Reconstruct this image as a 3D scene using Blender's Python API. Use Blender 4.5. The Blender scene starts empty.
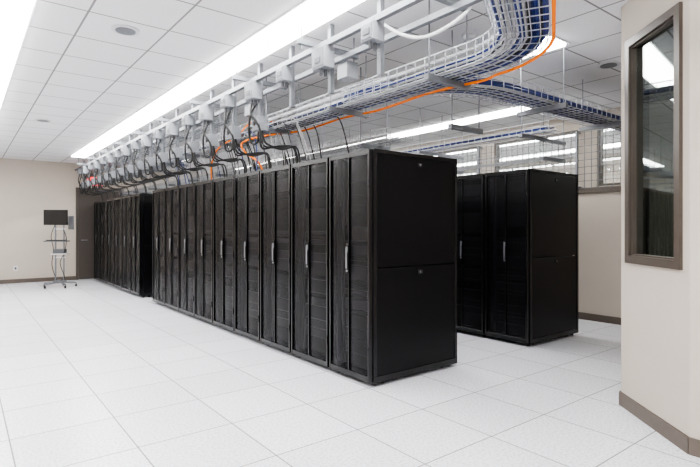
import bpy, math, random
from mathutils import Vector, Matrix
random.seed(7)
S = bpy.context.scene
C = bpy.data.collections.new("scene"); S.collection.children.link(C)
H = 3.0

# ---------------------------------------------------------------- materials
def lin(c):
    return tuple((x/255/12.92 if x/255 <= .04045 else ((x/255+.055)/1.055)**2.4) for x in c)+(1,)
def mat(name, rgb, rough=.5, metal=0, emit=None, es=0, noise=0, nscale=30, spec=None):
    m = bpy.data.materials.new(name); m.use_nodes = True
    nt = m.node_tree; b = nt.nodes["Principled BSDF"]
    col = lin(rgb)
    b.inputs["Base Color"].default_value = col
    b.inputs["Roughness"].default_value = rough
    b.inputs["Metallic"].default_value = metal
    if spec is not None: b.inputs["Specular IOR Level"].default_value = spec
    if emit:
        b.inputs["Emission Color"].default_value = lin(emit)
        b.inputs["Emission Strength"].default_value = es
    if noise:
        tc = nt.nodes.new("ShaderNodeTexCoord"); n = nt.nodes.new("ShaderNodeTexNoise")
        n.inputs["Scale"].default_value = nscale; n.inputs["Detail"].default_value = 4
        r = nt.nodes.new("ShaderNodeValToRGB")
        r.color_ramp.elements[0].position = .3; r.color_ramp.elements[1].position = .7
        r.color_ramp.elements[0].color = tuple(c*(1-noise) for c in col[:3])+(1,)
        r.color_ramp.elements[1].color = tuple(min(1, c*(1+noise)) for c in col[:3])+(1,)
        nt.links.new(tc.outputs["Object"], n.inputs["Vector"])
        nt.links.new(n.outputs["Fac"], r.inputs["Fac"])
        nt.links.new(r.outputs["Color"], b.inputs["Base Color"])
    return m
def grid_mat(name, rgb, line, size, mortar, off=(0, 0), rough=.4, speck=.0, sscale=200, size2=None, blotch=0.03):
    m = bpy.data.materials.new(name); m.use_nodes = True
    nt = m.node_tree; b = nt.nodes["Principled BSDF"]; L = nt.links.new
    tc = nt.nodes.new("ShaderNodeTexCoord"); mp = nt.nodes.new("ShaderNodeMapping")
    mp.inputs["Location"].default_value = (off[0], off[1], 0)
    br = nt.nodes.new("ShaderNodeTexBrick"); br.offset = 0; br.squash = 1
    br.inputs["Scale"].default_value = 1
    br.inputs["Brick Width"].default_value = size
    br.inputs["Row Height"].default_value = size2 or size
    br.inputs["Mortar Size"].default_value = mortar
    br.inputs["Mortar Smooth"].default_value = .2
    c = lin(rgb)
    br.inputs["Color1"].default_value = c
    br.inputs["Color2"].default_value = tuple(x*(1-blotch) for x in c[:3])+(1,)
    br.inputs["Mortar"].default_value = lin(line)
    L(tc.outputs["Object"], mp.inputs["Vector"]); L(mp.outputs["Vector"], br.inputs["Vector"])
    n = nt.nodes.new("ShaderNodeTexNoise"); n.inputs["Scale"].default_value = sscale; n.inputs["Detail"].default_value = 2
    L(tc.outputs["Object"], n.inputs["Vector"])
    r = nt.nodes.new("ShaderNodeValToRGB")
    r.color_ramp.elements[0].position = .38; r.color_ramp.elements[1].position = .55
    r.color_ramp.elements[0].color = (1-speck,)*3+(1,); r.color_ramp.elements[1].color = (1, 1, 1, 1)
    L(n.outputs["Fac"], r.inputs["Fac"])
    mx = nt.nodes.new("ShaderNodeMix"); mx.data_type = 'RGBA'; mx.blend_type = 'MULTIPLY'
    mx.inputs["Factor"].default_value = 1
    L(br.outputs["Color"], mx.inputs["A"]); L(r.outputs["Color"], mx.inputs["B"])
    L(mx.outputs["Result"], b.inputs["Base Color"])
    b.inputs["Roughness"].default_value = rough
    return m
M = {}
M['floor'] = grid_mat("floor_tile", (228, 229, 236), (95, 95, 100), .61, .0045, off=(-2.70+.02, -3.19), rough=.30, speck=.26, sscale=60, blotch=.10)
M['ceil'] = grid_mat("ceiling_tile", (228, 228, 230), (130, 130, 130), .61, .009, off=(-1.995, 0), rough=.9, speck=.10, sscale=90, blotch=.03)
M['wall'] = mat("wall_paint", (180, 171, 160), .85, noise=.02, nscale=3)
M['trim'] = mat("trim_taupe", (88, 79, 72), .5, noise=.05)
M['frame'] = mat("window_frame", (74, 67, 61), .4, noise=.05)
M['light'] = mat("light_diffuser", (255, 255, 255), .5, emit=(255, 254, 252), es=26)
M['white'] = mat("white_enamel", (200, 201, 204), .4, noise=.03)
M['black'] = mat("rack_black", (5, 5, 8), .34, noise=.15, nscale=6, spec=.25)
M['blackf'] = mat("rack_frame_black", (9, 9, 12), .25, spec=.45)
M['dark'] = mat("rack_interior", (4, 4, 5), .8)
M['equip'] = mat("rack_equipment", (22, 22, 26), .5)
M['chrome'] = mat("handle_metal", (135, 135, 142), .3, metal=.7)
M['wire'] = mat("zinc_wire", (168, 171, 176), .45, metal=.3)
M['galv'] = mat("galvanised_steel", (112, 115, 120), .45, metal=.3, noise=.10)
M['guard'] = mat("guard_wire", (105, 106, 108), .5, metal=.2)
M['boxg'] = mat("junction_box_grey", (128, 131, 136), .45, noise=.04)
M['cblack'] = mat("cable_black", (9, 9, 11), .5)
M['cblue'] = mat("cable_blue", (14, 38, 100), .5)
M['cgrey'] = mat("cable_grey", (158, 158, 158), .5)
M['corange'] = mat("cable_orange", (232, 118, 4), .45, spec=.2)
M['door'] = mat("door_paint", (70, 63, 58), .5, noise=.03)
M['red'] = mat("exit_red", (200, 12, 8), .4, emit=(255, 6, 3), es=5)
M['screen'] = mat("screen_black", (12, 13, 16), .2)
M['grey'] = mat("plastic_grey", (80, 82, 86), .5)
M['rubber'] = mat("rubber", (20, 20, 20), .7)
M['office'] = mat("office_wall_paint", (150, 155, 146), .8, noise=.03, nscale=3)
def glass(name, tint, refl):
    m = bpy.data.materials.new(name); m.use_nodes = True
    nt = m.node_tree; nt.nodes.clear(); L = nt.links.new
    o = nt.nodes.new("ShaderNodeOutputMaterial"); t = nt.nodes.new("ShaderNodeBsdfTransparent")
    g = nt.nodes.new("ShaderNodeBsdfGlossy"); x = nt.nodes.new("ShaderNodeMixShader")
    t.inputs[0].default_value = lin(tint); g.inputs["Roughness"].default_value = .01
    g.inputs["Color"].default_value = (.9, .93, .92, 1)
    x.inputs[0].default_value = refl
    L(t.outputs[0], x.inputs[1]); L(g.outputs[0], x.inputs[2]); L(x.outputs[0], o.inputs[0])
    return m
M['glass'] = glass("window_glass", (200, 208, 204), .24)
M['glassc'] = glass("clerestory_glass", (235, 238, 238), .15)
# perforated door sheet: the open area lets the equipment show through
def perf():
    m = bpy.data.materials.new("rack_perforated"); m.use_nodes = True
    nt = m.node_tree; b = nt.nodes["Principled BSDF"]; L = nt.links.new
    b.inputs["Base Color"].default_value = lin((11, 11, 15)); b.inputs["Roughness"].default_value = .32
    b.inputs["Specular IOR Level"].default_value = .35
    o = nt.nodes["Material Output"]; t = nt.nodes.new("ShaderNodeBsdfTransparent"); x = nt.nodes.new("ShaderNodeMixShader")
    x.inputs[0].default_value = .35
    L(b.outputs[0], x.inputs[1]); L(t.outputs[0], x.inputs[2]); L(x.outputs[0], o.inputs[0])
    return m
M['perf'] = perf()
KEYS = list(M.keys())

# ---------------------------------------------------------------- mesh builder
class MB:
    def __init__(s): s.v = []; s.f = []; s.m = []; s.sm = []
    def face(s, idx, m, sm=False): s.f.append(idx); s.m.append(m); s.sm.append(sm)
    def box(s, x0, x1, y0, y1, z0, z1, m, T=None):
        b = len(s.v)
        P = [(x0,y0,z0),(x1,y0,z0),(x1,y1,z0),(x0,y1,z0),(x0,y0,z1),(x1,y0,z1),(x1,y1,z1),(x0,y1,z1)]
        if T: P = [tuple(T @ Vector(p)) for p in P]
        s.v += P
        for q in ((0,3,2,1),(4,5,6,7),(0,1,5,4),(1,2,6,5),(2,3,7,6),(3,0,4,7)):
            s.face([b+i for i in q], m)
    def tube(s, pts, r, m, n=6, sm=True):
        pts = [Vector(p) for p in pts]
        if len(pts) < 2: return
        b = len(s.v); up = None
        for i, p in enumerate(pts):
            t = (pts[min(i+1, len(pts)-1)]-pts[max(i-1, 0)])
            if t.length < 1e-9: t = Vector((0, 0, 1))
            t.normalize()
            if up is None:
                up = Vector((0, 0, 1)) if abs(t.z) < .9 else Vector((1, 0, 0))
            a = up - t*up.dot(t)
            if a.length < 1e-4: a = t.orthogonal()
            a.normalize(); up = a
            c = t.cross(a)
            for k in range(n):
                th = 2*math.pi*(k+.5)/n
                s.v.append(tuple(p+a*(r*math.cos(th))+c*(r*math.sin(th))))
        for i in range(len(pts)-1):
            for k in range(n):
                k2 = (k+1) % n
                s.face([b+i*n+k, b+i*n+k2, b+(i+1)*n+k2, b+(i+1)*n+k], m, sm)
        s.face([b+k for k in range(n)][::-1], m); e = b+(len(pts)-1)*n
        s.face([e+k for k in range(n)], m)
    def cyl(s, p0, p1, r, m, n=12): s.tube([p0, p1], r, m, n, sm=n > 6)
    def data(s, name):
        used = sorted(set(s.m), key=KEYS.index)
        me = bpy.data.meshes.new(name); me.from_pydata(s.v, [], s.f)
        for u in used: me.materials.append(M[u])
        ix = {u: i for i, u in enumerate(used)}
        me.polygons.foreach_set("material_index", [ix[a] for a in s.m])
        me.polygons.foreach_set("use_smooth", s.sm)
        me.update(); return me
    def obj(s, name, loc=(0, 0, 0), rz=0, bevel=0, parent=None):
        o = bpy.data.objects.new(name, s.data(name)); C.objects.link(o)
        o.location = loc; o.rotation_euler = (0, 0, rz)
        if bevel:
            bm = o.modifiers.new("bevel", 'BEVEL'); bm.width = bevel; bm.segments = 2; bm.limit_method = 'ANGLE'
        if parent: o.parent = parent
        return o
def smooth(pts, k=6):
    pts = [Vector(p) for p in pts]; P = [pts[0]]+pts+[pts[-1]]; out = []
    for i in range(1, len(P)-2):
        a, b, c, d = P[i-1], P[i], P[i+1], P[i+2]
        for j in range(k):
            t = j/k
            out.append(.5*((2*b)+(c-a)*t+(2*a-5*b+4*c-d)*t*t+(3*b-a-3*c+d)*t**3))
    out.append(pts[-1]); return out

# ---------------------------------------------------------------- shell
XW, YN, XL, YS = 7.17, 14.5, -2.6, -4.0
b = MB(); b.box(XL-.1, 11.6, YS-.1, YN+.1, -.1, 0, 'floor'); b.obj("floor")
b = MB(); b.box(XL-.1, 11.6, YS-.1, YN+.1, H, H+.1, 'ceil'); b.obj("ceiling")
dx0, dx1, dz = 2.33, 3.5, 2.38
b = MB(); b.box(XL-.1, dx0+.03, YN, YN+.12, 0, H, 'wall'); b.box(dx1-.03, 11.6, YN, YN+.12, 0, H, 'wall'); b.box(dx0+.03, dx1-.03, YN, YN+.12, dz-.03, H, 'wall'); b.obj("wall_north")
b = MB(); b.box(XL-.12, XL, YS, YN, 0, H, 'wall'); b.obj("wall_west")
b = MB(); b.box(XL-.1, 11.6, YS-.12, YS, 0, H, 'wall'); b.obj("wall_south")
b = MB(); b.box(11.48, 11.6, YS, YN, 0, H, 'wall'); b.obj("wall_far_east")
# east wall with clerestory
ZS, ZT = 1.93, 2.78
b = MB(); b.box(XW, XW+.15, YS, YN, 0, ZS, 'wall'); b.box(XW, XW+.15, YS, YN, ZT, H, 'wall')
y = 1.72
while y < YN:
    b.box(XW, XW+.15, y, y+.28, ZS, ZT, 'wall'); y += 1.75
b.box(XW, XW+.15, YS, 1.72, ZS, ZT, 'wall')
b.obj("wall_east")
y = 1.72; n = 1
while y < YN-1.8:
    y0, y1 = y+.28, y+1.75
    f = MB(); w = .035
    f.box(XW+.03, XW+.12, y0, y1, ZS, ZS+w, 'frame'); f.box(XW+.03, XW+.12, y0, y1, ZT-w, ZT, 'frame')
    f.box(XW+.03, XW+.12, y0, y0+w, ZS+w, ZT-w, 'frame'); f.box(XW+.03, XW+.12, y1-w, y1, ZS+w, ZT-w, 'frame')
    f.box(XW+.07, XW+.076, y0+w, y1-w, ZS+w, ZT-w, 'glassc')
    f.obj("window_%d" % (n+1)); n += 1; y += 1.75
b = MB(); b.box(XW-.035, XW, 1.72, YN, ZS-.09, ZS-.02, 'trim'); b.obj("trim_1")
# baseboards
b = MB(); b.box(XW-.015, XW, 1.72, YN, 0, .10, 'trim'); b.obj("baseboard_east")
b = MB(); b.box(XL, 2.33, YN-.015, YN, 0, .10, 'trim'); b.box(3.5, XW-.015, YN-.015, YN, 0, .10, 'trim'); b.obj("baseboard_north")
# office corner
P0 = Vector((3.93, 1.72)); sd = Vector((-.653, -.758)).normalized(); ang = math.atan2(sd.y, sd.x)
Ls = .82; P1 = P0+sd*Ls
a0, a1, z0, z1 = .095, .755, 1.08, 2.70
b = MB()
b.box(0, a0+.03, 0, .12, 0, H, 'wall'); b.box(a1-.03, Ls, 0, .12, 0, H, 'wall')
b.box(a0+.03, a1-.03, 0, .12, 0, z0+.03, 'wall'); b.box(a0+.03, a1-.03, 0, .12, z1-.03, H, 'wall')
b.obj("wall_angled", loc=(P0.x, P0.y, 0), rz=ang)
b = MB(); w = .055
for q in ((a0, a1, z0, z0+w), (a0, a1, z1-w, z1), (a0, a0+w, z0+w, z1-w), (a1-w, a1, z0+w, z1-w)):
    b.box(q[0], q[1], -.022, .0, q[2], q[3], 'frame')
i = .012
for q in ((a0+.031, a1-.031, z0+.031, z0+w+i), (a0+.031, a1-.031, z1-w-i, z1-.031), (a0+.031, a0+w+i, z0+w+i, z1-w-i), (a1-w-i, a1-.031, z0+w+i, z1-w-i)):
    b.box(q[0], q[1], .0, .12, q[2], q[3], 'frame')
b.box(a0+w+i, a1-w-i, .03, .036, z0+w+i, z1-w-i, 'glass')
b.obj("window_1", loc=(P0.x, P0.y, 0), rz=ang)
b = MB(); b.box(-.008, Ls+.004, -.014, 0, 0, .10, 'trim'); b.obj("baseboard_angled", loc=(P0.x, P0.y, 0), rz=ang)
b = MB(); b.box(P1.x, P1.x+.12, YS, P1.y, 0, H, 'wall'); b.obj("wall_office_west")
b = MB(); b.box(P1.x-.014, P1.x, YS, P1.y, 0, .10, 'trim'); b.obj("baseboard_office_west")
b = MB(); b.box(P0.x, XW, P0.y-.12, P0.y, 0, H, 'wall'); b.obj("wall_office_north")
b = MB(); b.box(P0.x, XW-.015, P0.y, P0.y+.014, 0, .10, 'trim'); b.obj("baseboard_office_north")
b = MB(); b.box(XW-.02, XW, YS, 1.6, 0, H, 'office'); b.obj("wall_office_east")
# north door
b = MB()
b.box(dx0, dx0+.06, YN-.03, YN, 0, dz, 'frame'); b.box(dx1-.06, dx1, YN-.03, YN, 0, dz, 'frame')
b.box(dx0+.06, dx1-.06, YN-.03, YN, dz-.06, dz, 'frame')
b.box(dx0+.065, dx1-.065, YN-.02, YN+.03, .01, dz-.065, 'door')
b.cyl((dx0+.14, YN-.02, 1.02), (dx0+.14, YN-.07, 1.02), .012, 'chrome'); b.cyl((dx0+.14, YN-.07, 1.02), (dx0+.27, YN-.07, 1.02), .010, 'chrome')
b.obj("door_1", bevel=.003)
b = MB(); b.box(2.58, 2.98, YN-.05, YN, 2.43, 2.68, 'white'); b.box(2.60, 2.96, YN-.056, YN-.05, 2.45, 2.66, 'red')
b.obj("exit_sign", bevel=.004)
b = MB(); b.box(1.0, 1.08, YN-.008, YN, .3, .42, 'white'); b.box(1.02, 1.06, YN-.011, YN-.008, .33, .39, 'grey'); b.obj("wall_outlet", bevel=.002)

# ---------------------------------------------------------------- ceiling lights
def strip(x0, x1, ya, yb):
    b = MB(); t = .02
    b.box(x0-t, x0, ya, yb, H-.012, H, 'white'); b.box(x1, x1+t, ya, yb, H-.012, H, 'white')
    b.box(x0-t, x1+t, ya-t, ya, H-.012, H, 'white'); b.box(x0-t, x1+t, yb, yb+t, H-.012, H, 'white')
    y = ya
    while y < yb-.01:
        ye = min(y+1.22, yb)
        b.box(x0, x1, y+.006, ye-.006, H-.03, H-.001, 'light')
        b.box(x0, x1, ye-.006, ye+.006, H-.028, H, 'white'); y = ye
    b.obj("linear_ceiling_light")
strip(2.0, 2.29, -2.9, 13.0)
strip(.13, .42, -2.9, 13.0)
strip(-1.70, -1.41, -2.9, 13.0)
strip(4.0, 4.29, 2.35, 13.2)
strip(6.0, 6.29, 3.5, 13.0)
strip(8.3, 8.6, 0, 13.0); strip(10.1, 10.4, 0, 13.0)
b = MB(); b.box(4.9, 5.5, -.6, .0, H-.012, H-.001, 'light'); b.box(4.87, 5.53, -.63, .03, H-.008, H, 'white'); b.obj("office_ceiling_light")
def disc(name, x, y, r, h):
    b = MB(); b.cyl((x, y, H), (x, y, H-.012), r, 'white', 28); b.cyl((x, y, H-.012), (x, y, H-h), r*.72, 'galv' if h < .02 else 'white', 28); b.obj(name)
disc("ceiling_speaker", 1.09, 4.47, .11, .018)
disc("smoke_detector", 3.44, 2.75, .075, .06)
disc("ceiling_speaker", 5.2, 2.4, .11, .018)
disc("ceiling_speaker", 1.0, 9.0, .11, .018)

# ---------------------------------------------------------------- racks
def rack_mesh(W):
    b = MB(); D, RH = 1.09, 2.0; g = .002
    for x in (.07, D-.07):
        for y in (.06, W-.06):
            b.cyl((x, y, 0), (x, y, .012), .022, 'grey', 10); b.cyl((x, y, .012), (x, y, .05), .008, 'grey', 8)
    for x in (.17, D-.17):
        for y in (.07, W-.07):
            b.cyl((x, y-.014, .022), (x, y+.014, .022), .021, 'rubber', 12)
    b.box(.02, D-.01, g, W-g, .030, .085, 'blackf')
    b.box(.02, D-.01, g, W-g, RH-.035, RH, 'blackf')
    for x in (.02, D-.045):
        for y in (g, W-g-.035):
            b.box(x, x+.035, y, y+.035, .085, RH-.035, 'blackf')
    for y0, y1 in ((g+.004, g+.016), (W-g-.016, W-g-.004)):
        b.box(.060, D-.048, y0, y1, .089, .990, 'black'); b.box(.060, D-.048, y0, y1, 1.0, RH-.039, 'black')
    for yy, s in ((g+.004, -1), (W-g-.004, 1)):
        for zz in (.94, 1.90):
            y0, y1 = sorted((yy, yy+s*.006))
            b.box(.54, .60, y0, y1, zz-.018, zz+.018, 'blackf')
            y0, y1 = sorted((yy+s*.006, yy+s*.009)); b.box(.562, .578, y0, y1, zz-.008, zz+.008, 'chrome')
    b.box(.13, D-.06, .05, W-.05, .09, RH-.05, 'dark')
    for yy in (.06, W-.085): b.box(.09, .11, yy, yy+.025, .09, RH-.05, 'equip')
    z = .12
    while z < 1.84:
        h = random.choice((.044, .088, .132)); b.box(.105, .13, .09, W-.09, z, z+h-.005, random.choice(('dark', 'dark', 'blackf', 'equip'))); z += h
    for k in range(4):
        b.box(.2+.2*k, .32+.2*k, .09, W-.09, RH, RH+.006, 'black')
    # front door: one frame, bowed perforated sheets either side of a slim lock spine
    A0, B0 = g+.012, W-g-.012; st = .022; mid = W/2
    b.box(-.022, .018, A0, A0+st, .04, RH-.008, 'blackf'); b.box(-.022, .018, B0-st, B0, .04, RH-.008, 'blackf')
    b.box(-.020, .018, A0+st, B0-st, .04, .09, 'blackf'); b.box(-.020, .018, A0+st, B0-st, RH-.05, RH-.008, 'blackf')
    b.box(-.020, .005, mid-.006, mid+.006, .09, RH-.05, 'blackf')
    for A, B in ((A0+st, mid-.006), (mid+.006, B0-st)):
        base = len(b.v); n = 6
        for k in range(n+1):
            t = k/n; yy = A+(B-A)*t; xx = -.004-.012*math.sin(math.pi*t)
            b.v.append((xx, yy, .09)); b.v.append((xx, yy, RH-.05))
        for k in range(n):
            b.face([base+2*k, base+2*k+1, base+2*k+3, base+2*k+2], 'perf', True)
    for zz in (.30, 1.0, 1.70):
        b.cyl((-.026, A0, zz-.035), (-.026, A0, zz+.035), .006, 'blackf', 8)
    b.box(-.032, -.020, mid-.016, mid+.016, .94, 1.20, 'blackf')
    b.box(-.046, -.040, mid-.009, mid+.009, .98, 1.16, 'chrome')
    b.box(-.043, -.030, mid-.009, mid+.009, 1.12, 1.17, 'chrome'); b.cyl((-.032, mid, .96), (-.043, mid, .96), .009, 'chrome', 10)
    return b.data("server_rack_mesh")
RM = {w: rack_mesh(w) for w in (.600, .674, .69)}
def rack(x, y, w):
    o = bpy.data.objects.new("server_rack", RM[w]); C.objects.link(o); o.location = (x, y, 0)
    bm = o.modifiers.new("bevel", 'BEVEL'); bm.width = .0025; bm.segments = 1; bm.limit_method = 'ANGLE'
Y0 = 3.17
y = Y0
for k in range(9):
    w = .600 if k == 0 else .674
    rack(2.70, y, w); y += w
y = 9.95
for k in range(6): rack(2.70, y, .69); y += .69
y = Y0
for k in range(9):
    w = .600 if k == 0 else .674
    rack(5.0, y, w); y += w
RT = 2.002

# ---------------------------------------------------------------- cable trays
def resample(pts, step):
    pts = [Vector(p) for p in pts]; out = [pts[0]]; acc = 0
    for a, c in zip(pts, pts[1:]):
        L = (c-a).length; d = step-acc
        while d <= L:
            out.append(a+(c-a)*(d/L)); d += step
        acc = (acc+L) % step
    return out
def frames(pts):
    fr = []
    for i, p in enumerate(pts):
        t = (pts[min(i+1, len(pts)-1)]-pts[max(i-1, 0)]); t.z = 0; t.normalize()
        fr.append((p, Vector((t.y, -t.x, 0))))
    return fr
def tray(name, path, w, h, step=.1, r=.0032, lstep=.05):
    b = MB(); pts = resample(path, step); fr = frames(pts)
    def rail(off, dz, rr=r):
        b.tube([p+n*off+Vector((0, 0, dz)) for p, n in fr], rr, 'wire', 4, False)
    k = int(round(w/lstep))
    for j in range(k+1): rail(-w/2+w*j/k, 0)
    for s in (-1, 1):
        q = int(round(h/lstep))
        for j in range(1, q+1): rail(s*w/2, j*lstep, r if j < q else r*1.4)
    for p, n in fr:
        U = [p-n*w/2+Vector((0, 0, h)), p-n*w/2, p+n*w/2, p+n*w/2+Vector((0, 0, h))]
        for a, c in zip(U, U[1:]): b.cyl(a, c, r, 'wire', 4)
    return b.obj(name)
ZT1 = 2.45
cx, cy, R = 2.28, 2.2, .60
main = [(2.88, 14.3, ZT1), (2.88, 8, ZT1), (2.88, cy, ZT1)]
for k in range(1, 11):
    a = math.radians(6*k); main.append((cx+R*math.cos(a), cy-R*math.sin(a), ZT1))
e = Vector(main[-1]); dr = Vector((-.866, -.5, 0)); L = (e.x-(XL+.05))/.866
main.append(tuple(e+dr*L))
tray("cable_basket_tray", main, .30, .15, r=.0036)
br = [(2.88, 3.6, ZT1+.02)]
for k in range(0, 11):
    a = math.radians(180+9*k); br.append((3.63+.75*math.cos(a), 3.35+.75*math.sin(a), ZT1+.02))
br.append((XW-.14, 2.6, ZT1+.02))
tray("cable_basket_tray", br, .36, .10, r=.0036, lstep=.05)
tray("cable_basket_tray", [(3.45, 14.2, 2.22), (3.45, 3.5, 2.22)], .30, .10)
tray("cable_basket_tray", [(5.25, 13.8, 2.42), (5.25, 2.9, 2.42)], .30, .10)
tray("cable_basket_tray", [(5.8, 13.8, 2.2), (5.8, 3.2, 2.2)], .25, .10)
# wire mesh guard in front of clerestory
b = MB(); xg = XW-.10
yy = 1.9
while yy < 14:
    b.cyl((xg, yy, ZS-.02), (xg, yy, 2.74), .006, 'guard', 4); yy += .10
for k in range(9): b.cyl((xg, 1.9, ZS-.02+k*.1), (xg, 14, ZS-.02+k*.1), .006, 'guard', 4)
yy = 1.95
while yy < 14:
    b.box(xg-.02, XW, yy, yy+.03, ZS-.02, ZS+.01, 'galv'); b.box(xg-.02, xg+.02, yy, yy+.03, ZS, 2.74, 'galv')
    b.box(xg, XW, yy, yy+.03, 2.71, 2.74, 'galv'); yy += 1.75
b.obj("wire_mesh_guard")

# cables in trays
def bundle(name, path, specs, seed):
    rnd = random.Random(seed); pts = resample(path, .18); fr = frames(pts); b = MB()
    for (m, off, dz, r, wig) in specs:
        ph = [rnd.uniform(0, 6) for _ in range(4)]
        P = []
        for i, (p, n) in enumerate(fr):
            s = i*.18
            o = off+wig*(math.sin(s*1.3+ph[0])+.6*math.sin(s*2.9+ph[1]))
            q = dz+.5*wig*(1+math.sin(s*1.7+ph[2]))
            P.append(p+n*o+Vector((0, 0, q+r)))
        b.tube(P, r, m, 5)
    return b.obj(name)
sp = []; rn = random.Random(3)
for k in range(24):
    off = rn.uniform(-.13, .13)
    m = rn.choice(['cgrey', 'cgrey', 'white', 'cblack', 'cblue'])
    sp.append((m, off, .004+rn.uniform(0, .055), rn.choice((.005, .007, .010)), .008))
spA = list(sp)
for k in range(16): sp.append(('cblue', -.105+rn.uniform(-.03, .05), .002+rn.uniform(0, .07), .010, .003))
for k in range(20): sp.append(('cblack', -.08+rn.uniform(-.05, .06), .002+rn.uniform(0, .09), .012, .004))
for k in range(12): sp.append(('white', .08+rn.uniform(-.05, .05), .02+rn.uniform(0, .10), .012, .006))
bundle("data_cable_bundle", [(2.88, 6.5, ZT1)]+main[2:], sp, 5)
bundle("data_cable_bundle", [main[0], (2.88, 6.5, ZT1)], spA, 5)
sp2 = [('cblue', rn.uniform(-.15, .15), .004+rn.uniform(0, .05), .009, .006) for k in range(26)]+[(rn.choice(('cgrey', 'cblack', 'cblack', 'cblack')), rn.uniform(-.15, .15), .004+rn.uniform(0, .06), .008, .006) for k in range(16)]
bundle("data_cable_bundle", br, sp2, 8)
bundle("data_cable_bundle", [(3.45, 14, 2.22), (3.45, 3.7, 2.22)], [(rn.choice(('cgrey', 'cblack', 'white', 'cgrey')), rn.uniform(-.12, .12), .004+rn.uniform(0, .04), .006, .008) for k in range(14)], 9)
bundle("data_cable_bundle", [(5.25, 13.5, 2.42), (5.25, 3.0, 2.42)], [(rn.choice(('cgrey', 'cblack', 'cblue')), rn.uniform(-.12, .12), .004+rn.uniform(0, .04), .006, .008) for k in range(10)], 10)
# orange fibre
b = MB(); P = [(2.82, 5.3, RT), (2.78, 5.35, 2.12), (2.68, 5.5, 2.25), (2.66, 5.5, 2.36), (2.80, 5.2, 2.41), (3.03, 4.8, 2.43)]
yy = 4.4
while yy > 2.25: P.append((3.045, yy, 2.435+.012*math.sin(yy*5))); yy -= .3
for k in range(0, 11):
    a = math.radians(6*k); P.append((cx+.768*math.cos(a), cy-.768*math.sin(a), 2.44))
P.append(tuple(Vector(P[-1])+dr*1.0)); P.append(tuple(Vector(P[-1])+dr*2.5))
b.tube(smooth(P, 5), .011, 'corange', 6)
b.tube(smooth([(2.72, 6.6, RT), (2.68, 6.5, 2.2), (2.70, 6.3, 2.40), (2.71, 5.8, 2.47), (2.76, 5.4, 2.62), (2.82, 5.0, 2.53)], 6), .009, 'corange', 6)
b.obj("orange_fibre_cable")

# ---------------------------------------------------------------- struts, rods, busway
b = MB()
xb, zb = 2.30, 2.78
for x in (2.30, 2.60):
    b.box(x-.021, x+.021, .4, 14.3, zb, zb+.042, 'galv')
yy = 1.0
while yy < 14.2:
    b.box(2.14, 2.76, yy-.02, yy+.02, zb+.042, zb+.083, 'galv')
    for x in (2.18, 2.72): b.cyl((x, yy, zb), (x, yy, H), .006, 'galv', 6)
    yy += 1.22
b.obj("strut_rail_hanger")
b = MB(); yy = 2.5
while yy < 14.2:
    b.box(2.64, 3.12, yy-.02, yy+.02, ZT1-.047, ZT1-.006, 'galv')
    for x in (2.67, 3.09):
        b.cyl((x, yy, ZT1-.06), (x, yy, H), .006, 'galv', 6); b.cyl((x, yy, ZT1-.055), (x, yy, ZT1-.045), .012, 'galv', 6)
    b.box(3.24, 3.66, yy+.28, yy+.32, 2.17, 2.21, 'galv')
    for x in (3.27, 3.63): b.cyl((x, yy+.3, 2.16), (x, yy+.3, H), .006, 'galv', 6)
    yy += 1.22
for x in (4.3, 5.5, 6.7):
    b.box(x-.02, x+.02, 2.35, 2.85, ZT1-.03, ZT1+.012, 'galv')
    for y_ in (2.38, 2.82): b.cyl((x, y_, ZT1-.04), (x, y_, H), .005, 'galv', 6)
yy = 3.3
while yy < 13.8:
    b.box(5.02, 5.98, yy-.02, yy+.02, 2.37, 2.41, 'galv')
    for x in (5.05, 5.5, 5.95): b.cyl((x, yy, 2.15 if x > 5.2 else 2.36), (x, yy, H), .005, 'galv', 6)
    b.box(5.47, 5.98, yy-.02, yy+.02, 2.15, 2.19, 'galv')
    yy += 1.6
b.obj("trapeze_hanger")
# conduits
b = MB()
for x, z in ((2.40, 2.60), (2.46, 2.60), (2.52, 2.60)):
    b.cyl((x, 5.6, z), (x, 14.3, z), .013, 'galv', 10)
for yy in [5.9+1.22*k for k in range(7)]:
    b.box(2.38, 2.56, yy-.02, yy+.02, 2.615, 2.64, 'galv')
    b.cyl((2.42, yy, 2.63), (2.42, yy, H), .005, 'galv', 6)
    b.cyl((2.54, yy, 2.63), (2.54, yy, H), .005, 'galv', 6)
b.tube(smooth([(2.46, 2.75, 2.83), (2.5, 2.6, 2.72), (2.55, 2.4, 2.66), (2.62, 2.15, 2.74), (2.65, 2.0, 2.9), (2.66, 1.95, 3.0)], 6), .013, 'white', 8)
b.obj("electrical_conduit")
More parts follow.
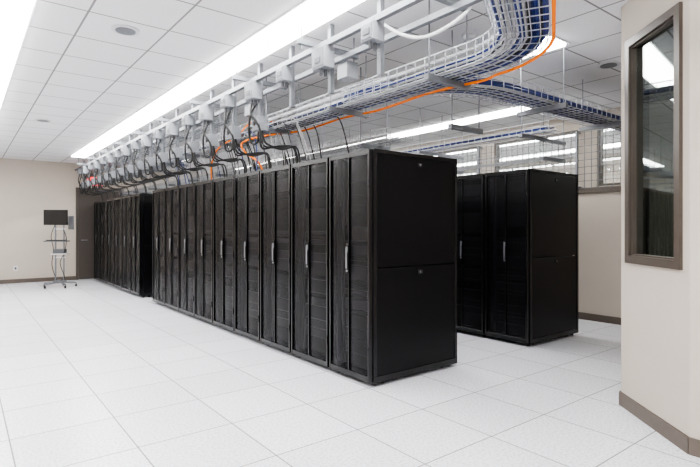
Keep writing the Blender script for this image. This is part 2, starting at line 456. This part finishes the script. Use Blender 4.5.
# junction boxes + whips
b = MB(); rnd = random.Random(11); by = []
yy = 2.7
k = 0
while yy < 13.8:
    by.append(yy)
    w, hh = (.18, .17) if k % 2 else (.13, .13)
    b.box(xb-.05, xb+.05, yy-w/2, yy+w/2, zb-hh, zb, 'boxg')
    b.box(xb-.056, xb-.05, yy-w/2+.010, yy+w/2-.010, zb-hh+.012, zb-.010, 'galv')
    b.box(xb-.061, xb-.056, yy-.035, yy+.035, zb-hh+.04, zb-hh+.085, 'grey')
    b.box(xb+.06, xb+.10, yy-.02, yy+.02, zb-.35, zb+.21, 'galv')   # vertical strut
    for q in (-.02, .025):
        b.cyl((xb+q, yy, zb-hh), (xb+q, yy, zb-hh-.05), .016, 'grey', 8)
    if yy > 4.4:   # receptacle box at the foot of the strut
        b.box(xb+.02, xb+.13, yy-.065, yy+.065, zb-.47, zb-.33, 'boxg')
        b.box(xb+.014, xb+.02, yy-.055, yy+.055, zb-.46, zb-.34, 'galv')
        b.cyl((xb+.014, yy, zb-.40), (xb+.004, yy, zb-.40), .025, 'rubber', 12)
    if k % 3 == 1: b.box(2.62, 2.74, yy+.1, yy+.24, zb-.14, zb, 'boxg')
    yy += .61; k += 1
b.obj("junction_box_row", bevel=.003)
b = MB(); wb = MB()
for k, yy in enumerate(by):
    if yy < 4.4: continue
    hh = .17 if k % 2 else .13
    for s, q in ((-1, -.02), (1, .025)):   # neat loop from busway box to receptacle box
        P = [(xb+q, yy, zb-hh-.04), (xb+q-.03, yy+s*.05, zb-.32), (xb+.01, yy+s*.11, 2.32), (xb+.03, yy+s*.10, 2.20), (xb+.07, yy+s*.05, 2.20), (xb+.08, yy+s*.03, 2.315)]
        b.tube(smooth(P, 7), .011, 'cblack', 6)
    for j in range(3 if yy < 9.5 else 2):  # receptacle box to the rack roof
        tx = 2.76+.05*j; ty = yy+.12*(j-1)+rnd.uniform(-.04, .04)
        P = [(xb+.08, yy+.03*(j-1), 2.315), (xb+.12, yy+.04*(j-1), 2.19-.02*j), (xb+.28, (yy+ty)/2, 2.14+.02*j), (tx-.05, ty, 2.17+.02*j), (tx, ty, 2.10), (tx+.01, ty, RT)]
        b.tube(smooth(P, 7), rnd.choice((.009, .011)), 'cblack', 6)
for k in range(50):
    yy = rnd.uniform(3.9, 9.0); x = rnd.choice((2.74, 2.85, 3.02)); m = rnd.choice(('cblack', 'cblack', 'cblack', 'cgrey', 'cgrey', 'cblue'))
    tx = x+rnd.uniform(-.0, .12)
    P = [(x, yy+.35, 2.49), (x, yy+.12, 2.48), (x-.01, yy, 2.38), ((x+tx)/2, yy-.03, 2.2), (tx, yy-rnd.uniform(0, .08), RT)]
    wb.tube(smooth(P, 6), rnd.choice((.006, .008)), m, 5)
b.obj("power_whip_cables"); wb.obj("drop_cables")

# ---------------------------------------------------------------- mobile cart
b = MB()
for k in range(5):
    a = math.radians(72*k+20); dx, dy = .34*math.cos(a), .34*math.sin(a)
    b.tube([(0, 0, .12), (dx*.5, dy*.5, .105), (dx, dy, .085)], .020, 'galv', 8)
    b.cyl((dx, dy, .085), (dx, dy, .05), .010, 'grey', 8)
    b.cyl((dx-.012, dy, .032), (dx+.012, dy, .032), .032, 'rubber', 14)
    b.cyl((dx-.02, dy, .032), (dx-.013, dy, .032), .018, 'grey', 10)
b.cyl((0, 0, .09), (0, 0, .17), .05, 'galv', 16)
b.cyl((-.07, 0, .12), (-.07, 0, 1.62), .017, 'galv', 10); b.cyl((.10, 0, .12), (.10, 0, 1.5), .015, 'galv', 10)
b.box(-.12, .15, -.03, .03, .12, .15, 'galv')
b.box(-.22, .22, -.28, .02, 1.03, 1.055, 'grey'); b.box(-.18, .18, -.26, -.10, 1.056, 1.072, 'screen')
b.box(-.14, .18, -.10, .14, .74, .76, 'white'); b.box(-.09, .13, -.08, .1, .762, .86, 'grey')
for q in (.66, 1.3): b.box(-.10, .13, -.012, .012, q, q+.025, 'white')
b.box(-.28, .20, -.10, -.055, 1.40, 1.74, 'screen'); b.box(-.265, .185, -.103, -.10, 1.415, 1.725, 'screen')
b.box(-.12, -.02, -.055, .02, 1.48, 1.58, 'grey')
T = Matrix.Translation((.22, -.05, 0)) @ Matrix.Rotation(math.radians(-55), 4, 'Z')
b.box(0, .26, -.015, .015, 1.3, 1.60, 'grey', T)
b.box(-.06, .16, -.012, .012, 1.42, 1.46, 'galv', Matrix.Translation((.10, -.02, 0)))
b.tube(smooth([(.1, -.03, 1.3), (.17, -.06, 1.1), (.13, -.05, .8), (.04, -.05, .55), (.12, -.03, .25), (.1, 0, .16)], 6), .008, 'cblack', 6)
b.tube(smooth([(-.07, -.04, 1.4), (-.14, -.06, 1.15), (-.10, -.04, .85), (-.13, -.04, .5), (-.05, 0, .16)], 6), .008, 'cblack', 6)
b.obj("mobile_computer_cart", loc=(1.74, 12.9, 0), rz=math.radians(-25), bevel=.003)

# ---------------------------------------------------------------- world, camera
w = bpy.data.worlds.new("World"); S.world = w; w.use_nodes = True
w.node_tree.nodes["Background"].inputs[0].default_value = (.8, .85, .9, 1); w.node_tree.nodes["Background"].inputs[1].default_value = .3
cam = bpy.data.cameras.new("camera"); co = bpy.data.objects.new("camera", cam); C.objects.link(co)
co.location = (0, 0, 1.334); co.rotation_euler = (math.radians(90), 0, -math.atan(389/500))
cam.sensor_width = 36; cam.lens = 500/700*36; cam.shift_y = -5.5/700
S.camera = co
S.view_settings.view_transform = 'AgX'
try: S.view_settings.look = 'AgX - Medium High Contrast'
except Exception: pass
